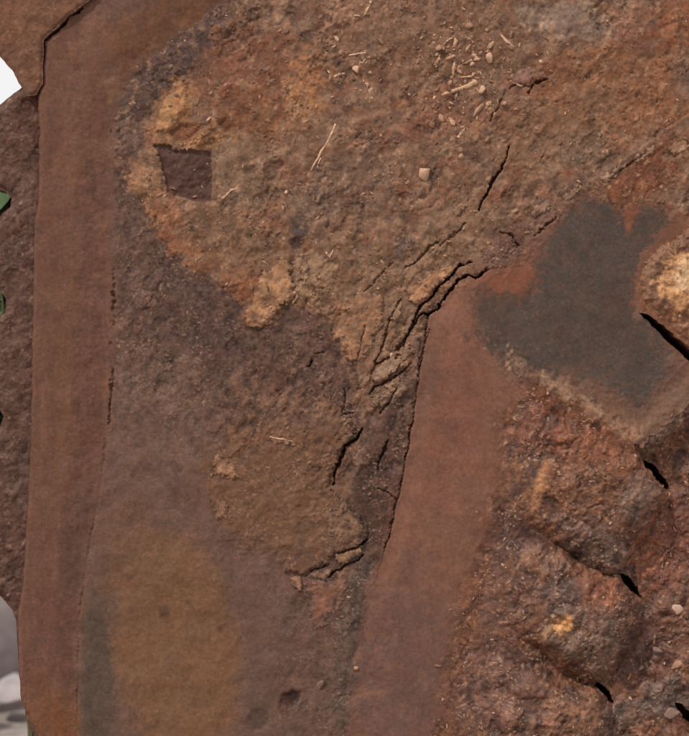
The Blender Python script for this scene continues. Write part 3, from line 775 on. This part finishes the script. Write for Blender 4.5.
flake([(172, 82), (183, 80), (192, 92), (190, 108), (178, 122), (168, 132), (158, 134), (155, 122), (160, 104), (166, 92)], (184, 134, 92), 2.4, rgb2=(156, 106, 72), edge=7)
flake([(170, 142), (190, 146), (205, 145), (222, 138), (216, 132), (200, 138), (186, 142)], (162, 112, 74), 1.6)
flake([(259, 268), (268, 270), (282, 258), (290, 262), (292, 282), (294, 296), (282, 308), (272, 320), (262, 330), (246, 328), (243, 314), (252, 300), (258, 286)], (186, 138, 100), 3.4, rgb2=(162, 116, 82), edge=2.6)
flake([(290, 258), (312, 250), (338, 262), (336, 286), (318, 300), (300, 302), (292, 294)], (150, 116, 88), 1.8, edge=5)
flake([(334, 318), (348, 298), (366, 290), (382, 296), (384, 318), (374, 340), (362, 362), (350, 362), (342, 350), (334, 336)], (164, 118, 86), 2.6, rgb2=(142, 104, 78))
flake([(411, 286), (424, 276), (440, 268), (454, 262), (456, 272), (444, 282), (430, 294), (416, 304), (408, 300)], (190, 138, 98), 2.6, rgb2=(164, 116, 84), edge=2.5)
flake([(420, 309), (432, 298), (446, 286), (457, 276), (459, 279), (446, 292), (436, 306), (428, 313)], (140, 106, 84), 1.4, edge=1.5)
flake([(374, 368), (386, 360), (400, 356), (408, 362), (398, 374), (384, 381), (374, 384), (370, 378)], (158, 126, 104), 2.4, edge=2)
flake([(372, 394), (384, 388), (398, 380), (408, 370), (406, 392), (396, 404), (382, 408), (370, 404)], (138, 108, 88), 2.0, edge=3)
for sp, cl in [([(398, 352), (408, 343), (413, 351), (402, 362)], (150, 116, 92)), ([(381, 350), (392, 343), (391, 356), (380, 363)], (140, 106, 84)), ([(385, 384), (398, 374), (404, 380), (392, 392)], (156, 122, 98)), ([(404, 322), (414, 312), (412, 328), (404, 340)], (134, 102, 82)),
               ([(388, 306), (400, 296), (402, 310), (392, 324)], (146, 112, 88)), ([(412, 338), (420, 330), (418, 352), (410, 358)], (118, 88, 74)), ([(358, 376), (368, 370), (368, 384), (360, 392)], (138, 106, 84)), ([(436, 244), (450, 236), (446, 250), (430, 258)], (140, 108, 86)),
               ([(530, 210), (548, 198), (552, 206), (536, 218)], (144, 112, 92)), ([(560, 196), (582, 182), (584, 190), (566, 203)], (150, 120, 100)), ([(600, 178), (622, 162), (624, 169), (606, 184)], (154, 122, 100)), ([(632, 158), (652, 145), (654, 152), (638, 164)], (160, 126, 102)), ([(500, 246), (514, 238), (518, 250), (504, 256)], (110, 80, 68)),
               ([(452, 208), (466, 196), (468, 206), (456, 218)], (140, 106, 82)), ([(300, 266), (308, 258), (310, 274), (302, 286)], (164, 128, 98)), ([(312, 280), (320, 272), (320, 288), (312, 294)], (160, 124, 94)), ([(668, 148), (684, 136), (688, 146), (674, 156)], (160, 122, 94))]:
    flake(sp, cl, 1.9, edge=2.2, warp=.7, fade=2.5)
flake([(404, 226), (416, 240), (402, 258), (392, 262), (394, 246)], (104, 84, 80), .8, edge=3)
flake([(330, 8), (352, 2), (358, 18), (350, 28), (338, 26), (334, 44), (326, 48), (324, 34)], (152, 112, 88), 1.8)
flake([(512, 70), (530, 66), (548, 72), (546, 78), (530, 84), (514, 84), (506, 78)], (134, 94, 82), 1.6)
flake([(508, 94), (528, 96), (544, 104), (530, 114), (510, 112), (500, 104)], (134, 98, 80), 1.6)
# the big clay cake low in the middle
CAKE = [(206, 470), (214, 452), (238, 440), (258, 428), (280, 414), (306, 404), (330, 398), (344, 408), (352, 424), (358, 432), (350, 440), (342, 450), (338, 466), (330, 486), (342, 500), (358, 514), (368, 530), (366, 542), (352, 551), (336, 556), (316, 568), (302, 576), (282, 572), (258, 566), (236, 560), (220, 540), (212, 512)]
soft_side = np.where(U + .3 * (V - 500) > 305, 3.5, 30.0)
cake = flake(CAKE, (118, 84, 62), 3.2, 'clay_cake', lower, 1.2, soft_side, 1.3, M_CRUST, (112, 77, 57), .85, fade=soft_side)
cake['label'] = 'brown clay cake stuck low in the middle'
flake([(336, 554), (352, 549), (363, 543), (364, 552), (352, 560), (344, 564), (336, 564)], (156, 120, 88), 3.0, parent=lower, edge=1.6)
flake([(322, 569), (338, 566), (332, 574), (322, 580), (310, 578)], (134, 100, 80), 2.2, parent=lower, edge=2)
flake([(306, 580), (322, 582), (340, 572), (348, 580), (346, 600), (336, 612), (326, 626), (316, 632), (308, 618), (306, 600)], (132, 88, 69), 1.8, parent=lower, edge=6, warp=1.6, fade=9)
flake([(288, 580), (298, 576), (303, 584), (302, 592), (294, 588)], (164, 118, 92), 2.2, parent=lower, edge=1.6)
flake([(211, 455), (220, 458), (232, 464), (240, 474), (232, 479), (220, 477), (212, 474)], (158, 114, 86), 1.8, parent=lower, edge=4, warp=1.2)
flake([(322, 512), (340, 506), (360, 520), (366, 532), (356, 544), (338, 548), (326, 534)], (136, 100, 76), 2.2, parent=lower, edge=7)
flake([(213, 504), (222, 500), (229, 508), (226, 518), (216, 518)], (140, 102, 78), 1.8, parent=lower, edge=4)
flake([(268, 436), (280, 437), (296, 441), (297, 444), (284, 444), (270, 441)], (150, 112, 88), 1.2, parent=lower, edge=1.4)

# ------------------------------------------------------------------ loose and jointed blocks around the face
b = slab('rock_block', dB, HB, M_FACE, None, 110); tag(b, 'brown rock block in the top left corner above a dark diagonal crack', 'rock', 'blocks around the rock face')
b = slab('recessed_rock', dA, HA, M_CRUST, None, 60); tag(b, 'mottled dark brown rock set back along the left edge behind the smooth rib', 'rock', 'blocks around the rock face')
b = slab('rock_block', dF, HF, M_ROUGH, None, 80); tag(b, 'rounded orange brown rock block with bright spot above the long dark slit at right', 'rock', 'blocks around the rock face')
slits = np.maximum.reduce([
    poly_sd([(643, 459), (648, 461), (656, 465), (664, 474), (670, 481), (674, 490), (671, 491), (663, 484), (654, 475), (646, 467)], .35),
    poly_sd([(622, 575), (628, 576), (634, 581), (640, 589), (645, 600), (640, 598), (632, 591), (626, 584)], .35),
    poly_sd([(598, 684), (603, 687), (611, 694), (617, 706), (612, 704), (604, 696), (598, 690)], .35),
    poly_sd([(679, 706), (686, 709), (700, 722), (698, 732), (686, 720)], .35)]) + M4 * 2.4 + M9 * 1.5 + .3
dJ2 = np.minimum(dJ, -slits)
j = slab('recessed_rock', dJ2, HJ, M_ROUGH, None, 50); tag(j, 'reddish rock set back along the lower right edge behind the row of lumps', 'rock', 'blocks around the rock face')
dG2 = np.minimum(dG, -slits); dH2 = np.minimum(dH, -slits); dI2 = np.minimum(dI, -slits)
for dd, hh, lb in ((dI2, HI, 'granular brown rock lump cut by the bottom edge, lowest of the row'), (dH2, HH, 'granular rock lump with a painted ochre highlight, middle of the row at right'), (dG2, HG, 'granular rust brown rock lump just below the dark patch, uppermost of the row')):
    b = slab('rock_lump', dd, hh, M_ROUGH, None, 50); tag(b, lb, 'rock', 'row of rock lumps at right')
Hall = Htop.copy()
for dd, hh in ((dB, HB), (dA, HA), (dF, HF), (dJ2, HJ), (dG2, HG), (dH2, HH), (dI2, HI)):
    Hall = np.where(dd > 0, np.maximum(Hall, hh), Hall)

def top_at(u, v):
    r = int(np.clip(np.searchsorted(va, v), 0, NR - 1)); c = int(np.clip(np.searchsorted(ua, u), 0, NC - 1))
    return float(Hall[r, c])

# ------------------------------------------------------------------ pebbles, chips, straws lying in the crust
M_PEB = plain('pale_pebble', (188, 150, 124), .7, .2, 260, .35)
M_PEB2 = plain('tan_pebble', (158, 120, 96), .75, .2, 260, .3)
M_STRAW = plain('dry_straw', (186, 148, 118), .65, .35, 400, .35)
M_QUARTZ = plain('white_quartz', (196, 164, 146), .55, .15, 200, .5)

def pebble(u, v, ru, rv, rot, label, mat, seed, cat='pebble', name='pebble', group='pebbles stuck in the crust', lift=.12):
    me = stone_mesh(name, ru * S, min(ru, rv) * .8 * S, rv * S, seed, 3, .5)
    me.materials.append(mat)
    o = bpy.data.objects.new(name, me); COL.objects.link(o)
    w = top_at(u, v) + min(ru, rv) * lift
    o.location = world_xyz(np.array(u), np.array(v), np.array(w)); o.rotation_euler = (0, math.radians(rot), 0)
    tag(o, label, cat, group)
    return o

def straw(pts, rads, label, mat=M_STRAW, name='straw', group='dry straws and rootlets on the crust'):
    bm = bmesh.new(); rings = []; n = len(pts)
    # resample smoothly
    pp = []; rr = []
    for i in range(n - 1):
        for k in range(4):
            t = k / 4; pp.append((pts[i][0] * (1 - t) + pts[i + 1][0] * t, pts[i][1] * (1 - t) + pts[i + 1][1] * t)); rr.append(rads[i] * (1 - t) + rads[i + 1] * t)
    pp.append(pts[-1]); rr.append(rads[-1])
    pp = [(p[0] + random.uniform(-.35, .35), p[1] + random.uniform(-.35, .35)) for p in pp]
    hs = [top_at(*p) for p in pp]; hm = np.mean(hs)
    ws = [max(.5 * h + .5 * hm, h - .3) + r * random.uniform(-.5, .5) for h, r in zip(hs, rr)]
    P3 = [Vector(world_xyz(np.array(p[0]), np.array(p[1]), np.array(w))) for p, w in zip(pp, ws)]
    org = P3[0].copy(); P3 = [p - org for p in P3]
    for i, p in enumerate(P3):
        tdir = (P3[min(i + 1, len(P3) - 1)] - P3[max(i - 1, 0)]).normalized()
        a = tdir.cross(Vector((0, 1, 0))).normalized(); bb = tdir.cross(a).normalized()
        r = rr[i] * S * (1 + random.uniform(-.3, .3))
        rings.append([bm.verts.new(p + a * math.cos(q) * r + bb * math.sin(q) * r * .7) for q in np.linspace(0, 2 * math.pi, 9)[:-1]])
    for i in range(len(rings) - 1):
        for q in range(8):
            bm.faces.new((rings[i][q], rings[i][(q + 1) % 8], rings[i + 1][(q + 1) % 8], rings[i + 1][q]))
    bm.faces.new(rings[0][::-1]); bm.faces.new(rings[-1])
    bmesh.ops.recalc_face_normals(bm, faces=bm.faces)
    me = bpy.data.meshes.new(name); bm.to_mesh(me); bm.free(); me.materials.append(mat)
    for f in me.polygons: f.use_smooth = True
    o = bpy.data.objects.new(name, me); COL.objects.link(o); o.location = org
    tag(o, label, 'straw', group)
    return o

straw([(442, 95), (456, 90), (468, 86), (477, 81)], [1.7, 1.8, 2.2, 3.0], 'thickest pale straw, club ended, lying in the crust at upper middle')
straw([(461, 77), (470, 76.5), (480, 78)], [.6, 1.0, .5], 'thin short rootlet just above the thickest straw')
straw([(501, 35), (507, 42), (515, 48)], [.8, 1.6, .5], 'short pale straw slanting down to the right, near the grey patch at top')
straw([(336, 124), (330, 138), (321, 152), (311, 171)], [1.3, 1.3, 1.1, .7], 'long thin straw slanting across the middle of the crust')
straw([(321, 158), (317, 168)], [.9, .5], 'tiny straw beside the lower end of the long thin straw')
straw([(371, 1), (368, 8), (364, 16)], [1.5, 1.4, .9], 'short pale straw touching the top edge')
straw([(334, 77), (339, 74), (345, 73)], [1.2, 1.4, 1.0], 'short pale straw left of the round pale pebble near the top')
straw([(238, 188), (231, 190), (226, 195), (222, 199)], [.5, 1.0, 1.2, 1.5], 'bent pale rootlet just right of the dark square hollow')
straw([(346, 56), (356, 54), (366, 53)], [.7, .9, 1.3], 'thin pale rootlet above the round pale pebble near the top')
straw([(465, 128), (461, 134), (458, 138)], [.7, 1.3, 1.6], 'small pale straw standing alone below the thickest straw')
straw([(326, 252), (330, 257), (333, 250)], [.9, 1.4, .7], 'small bright straw end in the tan crust above the clay flakes')
straw([(294, 292), (297, 296), (292, 304)], [1.4, 1.2, .6], 'curled pale sliver at the rim of the large tan flake')
straw([(270, 437), (280, 439), (296, 442)], [.5, .9, .5], 'thin pale straw on the brown clay cake low in the middle')
straw([(440, 48), (446, 42), (452, 38)], [.7, .9, .6], 'thin rootlet by the small pebbles above the thickest straw')
straw([(455, 60), (454, 68), (453, 76)], [.8, 1.6, 1.2], 'stubby tan straw pointing at the thickest straw from above')

pebble(424, 175, 8, 8.5, 10, 'largest pale pebble, in the crust above the middle', M_PEB, 3)
pebble(421, 192, 6, 7, 0, 'dull tan pebble right below the largest pale pebble', plain('dull_pebble', (126, 98, 80)), 4)
pebble(356, 69, 5, 5.2, 0, 'round pale pebble near the top between short straws', M_PEB, 5)
pebble(489, 57, 4.4, 7, 8, 'pale upright chip above the thickest straw', M_PEB, 6, 'chip', 'stone_chip')
pebble(472, 64, 3, 2.6, 0, 'tiny pale pebble left of the upright chip', M_PEB, 7)
pebble(434.5, 97, 2.8, 2.8, 0, 'tiny pale pebble at the thin end of the thickest straw', M_PEB, 8)
pebble(438, 49, 4, 4, 0, 'small pale pebble left of the group above the thickest straw', M_PEB2, 9)
pebble(450, 83, 3, 5, 20, 'small pale chip touching the thickest straw from above', M_PEB2, 10, 'chip', 'stone_chip')
pebble(482, 90, 3.8, 4.2, 20, 'small pale chip just below the thick end of the thickest straw', M_PEB, 12, 'chip', 'stone_chip')
pebble(478, 110, 4, 7.5, 42, 'slanting tan chip below the thickest straw', M_PEB2, 13, 'chip', 'stone_chip')
pebble(469, 26, 5, 5, 0, 'tan pebble near the top edge left of the grey patch', M_PEB2, 14)
pebble(487, 30, 3, 2.6, 0, 'tiny pebble near the top edge right of the tan pebble', M_PEB2, 15)
pebble(461, 156, 3.5, 4, 0, 'small tan pebble below the small lone straw', M_PEB2, 16)
pebble(504, 104, 3, 3.4, 0, 'tiny pale pebble below the forked crack', M_PEB2, 17)
pebble(286, 192, 2.4, 3.4, 0, 'tiny pale pebble above the dark blotch', M_PEB, 18)
pebble(283, 208, 2, 3, 0, 'tiny pale pebble left of the dark blotch', M_PEB2, 19)
pebble(209, 119, 1.8, 4, 30, 'narrow pale chip above the dark square hollow', M_PEB, 20, 'chip', 'stone_chip')
pebble(541, 62, 3, 3, 0, 'tiny pale pebble over the forked crack', M_PEB, 22)
pebble(391, 355, 4, 3.2, 30, 'small pale chip between the fine forked cracks', M_PEB, 23, 'chip', 'stone_chip')
pebble(679, 611, 11, 6, 30, 'largest white quartz chip at the right edge', M_QUARTZ, 34, 'chip', 'quartz_chip', 'quartz chips at right', -.35)
pebble(683, 668, 9, 6, -30, 'duller pale quartz chip low at the right edge', M_PEB2, 25, 'chip', 'quartz_chip', 'quartz chips at right', -.35)
pebble(661, 654, 6, 6, 0, 'grey round pebble left of the duller quartz chip', plain('grey_pebble', (122, 98, 90)), 26)
pebble(676, 718, 9, 6, 0, 'grey pale pebble above the bottom right slit', plain('grey_stone', (122, 98, 86)), 27)
pebble(349, 598, 2.5, 2, 0, 'tiny bright pebble below the tan plate of the clay cake', M_PEB2, 28)
pebble(356, 669, 4, 3, 0, 'small pale chip at the lower left edge of the smooth red slab', M_PEB2, 29, 'chip', 'stone_chip')
pebble(321, 685, 4, 6, 20, 'pale grey chip low in the middle', plain('grey_chip', (122, 98, 84)), 30, 'chip', 'stone_chip')

# grit: uncountable small grains stuck over the rough surfaces, pale ones also standing for glints
def grit(n, name, rgbmat, smin, smax, dens, label, seed):
    r = np.random.RandomState(seed)
    bm0 = bmesh.new(); bmesh.ops.create_icosphere(bm0, subdivisions=1, radius=1)
    base = np.array([v.co[:] for v in bm0.verts]); faces = np.array([[v.index for v in f.verts] for f in bm0.faces]); bm0.free()
    PP = []; FF = []; k = 0; tries = 0
    while k < n and tries < n * 40:
        tries += 1
        u = r.uniform(-10, 700); v = r.uniform(-8, 744)
        rr_ = int(np.clip(np.searchsorted(va, v), 0, NR - 1)); cc_ = int(np.clip(np.searchsorted(ua, u), 0, NC - 1))
        if r.rand() > dens[rr_, cc_] or Hall[rr_, cc_] < -15 or gdep[rr_, cc_] > 1.0: continue
        s = smin + (smax - smin) * r.rand() ** 2.5
        q = base * (1 + .35 * r.randn(len(base), 1)) * (s * np.array([1 + .9 * r.rand(), .6, .45 + .5 * r.rand()]))
        a = r.uniform(0, 6.28); q = np.stack([q[:, 0] * math.cos(a) - q[:, 2] * math.sin(a), q[:, 1], q[:, 0] * math.sin(a) + q[:, 2] * math.cos(a)], -1)
        c = world_xyz(np.array(u), np.array(v), np.array(Hall[rr_, cc_] + s * .1))
        PP.append(q * S + c); FF.append(faces + k * len(base)); k += 1
    P = np.concatenate(PP); F = np.concatenate(FF)
    me = bpy.data.meshes.new(name); me.from_pydata(P.tolist(), [], F.tolist()); me.materials.append(rgbmat)
    o = bpy.data.objects.new(name, me); COL.objects.link(o); tag(o, label, None, None, 'stuff')
dens = np.clip(mcr * .5 + rough_r * .5 + mF * .5 , 0, 1) * sstep(-.35, .4, M30 + .6 * N9)
dens = np.clip(dens + .9 * sstep(0, 30, ell(462, 75, 60, 70, -20)) * mcr, 0, 1)
grit(900, 'pale_grit', plain('pale_grit', (162, 126, 100), .75, .5, 60, .25), .45, 1.7, dens, 'pale grit stuck over crust and lumps', 5)
dens2 = np.clip(sstep(0, 40, ell(462, 78, 64, 76, -20)) * 1.0 + .25 * sstep(0, 40, ell(350, 70, 60, 60)), 0, 1) * mcr
grit(170, 'stone_flakes', plain('stone_flakes', (176, 138, 112), .75, .45, 90, .25), 1.0, 3.2, dens2, 'small pale stone flakes strewn through the crust near the thickest straw', 9)
grit(900, 'brown_grit', plain('brown_grit', (122, 88, 68), .7, .45, 60, .3), .6, 2.4, dens, 'brown grit stuck over crust and lumps', 6)

# ------------------------------------------------------------------ what shows past the left edge: stones, a leafy plant
M_PALE = plain('pale_lilac_stone', (172, 162, 162), .9, .22, 40)
for (x, y, z, rx, ry, rz, sd, lb) in [(-.480, .70, .13, .13, .11, .185, 41, 'pale lilac grey boulder beyond the left edge, low down'), (-.50, .52, .028, .055, .05, .042, 42, 'small pale stone below the lilac boulder'), (-.44, .62, .02, .04, .04, .03, 43, 'smallest pale stone at the bottom left corner')]:
    me = stone_mesh('pale_stone', rx, ry, rz, sd, 4, .15); me.materials.append(M_PALE)
    o = bpy.data.objects.new('pale_stone', me); COL.objects.link(o); o.location = (x, y, z); tag(o, lb, 'stone', 'pale stones behind the rock')

plant = bpy.data.objects.new('leafy_plant', None); COL.objects.link(plant); plant.location = (-.40, .17, 0)
tag(plant, 'dark green leafy plant showing through notches of the left rock edge', 'plant')
M_LEAF = plain('green_leaf', (84, 102, 72), .9, .2, 60, .08); M_STEM = plain('green_stem', (84, 84, 56), .7)
r = random.Random(3)
leaf_me = bpy.data.meshes.new('leaf')
lv = []; lf = []
for i in range(7):
    t = i / 6; wv = .021 * math.sin(math.pi * (t * .94 + .03)) ** .8; zz = -.03 * t * t
    lv += [(-wv, t * .075, zz + wv * .25), (0, t * .075, zz), (wv, t * .075, zz + wv * .25)]
for i in range(6):
    for q in (0, 1):
        lf.append((i * 3 + q, i * 3 + q + 1, i * 3 + q + 4, i * 3 + q + 3))
leaf_me.from_pydata(lv, [], lf); leaf_me.materials.append(M_LEAF)
for s in range(14):
    bm = bmesh.new(); hgt = r.uniform(.58, .68); ax, ay = r.uniform(-.06, .05), r.uniform(-.03, .08); bx_, by_ = .07 + ax * .2, ay * .3
    rings = []
    for i in range(9):
        t = i / 8; p = Vector((bx_ + (ax - bx_) * t ** 1.5, by_ + (ay - by_) * t ** 1.5, hgt * t)); rad = .004 * (1 - .7 * t)
        rings.append([bm.verts.new(p + Vector((math.cos(q) * rad, math.sin(q) * rad, 0))) for q in np.linspace(0, 2 * math.pi, 7)[:-1]])
    for i in range(8):
        for q in range(6): bm.faces.new((rings[i][q], rings[i][(q + 1) % 6], rings[i + 1][(q + 1) % 6], rings[i + 1][q]))
    me = bpy.data.meshes.new('stem'); bm.to_mesh(me); bm.free(); me.materials.append(M_STEM)
    so = bpy.data.objects.new('stem', me); COL.objects.link(so); so.parent = plant
    for k in range(40):
        t = r.uniform(.62, 1); lo = bpy.data.objects.new('leaf', leaf_me); COL.objects.link(lo); lo.parent = plant
        lo.location = (bx_ + (ax - bx_) * t ** 1.5, by_ + (ay - by_) * t ** 1.5, hgt * t)
        lo.rotation_euler = (r.uniform(.3, 1.6), r.uniform(-.4, .4), r.uniform(-.9, .9)); sc = r.uniform(.7, 1.25); lo.scale = (sc, sc, sc)
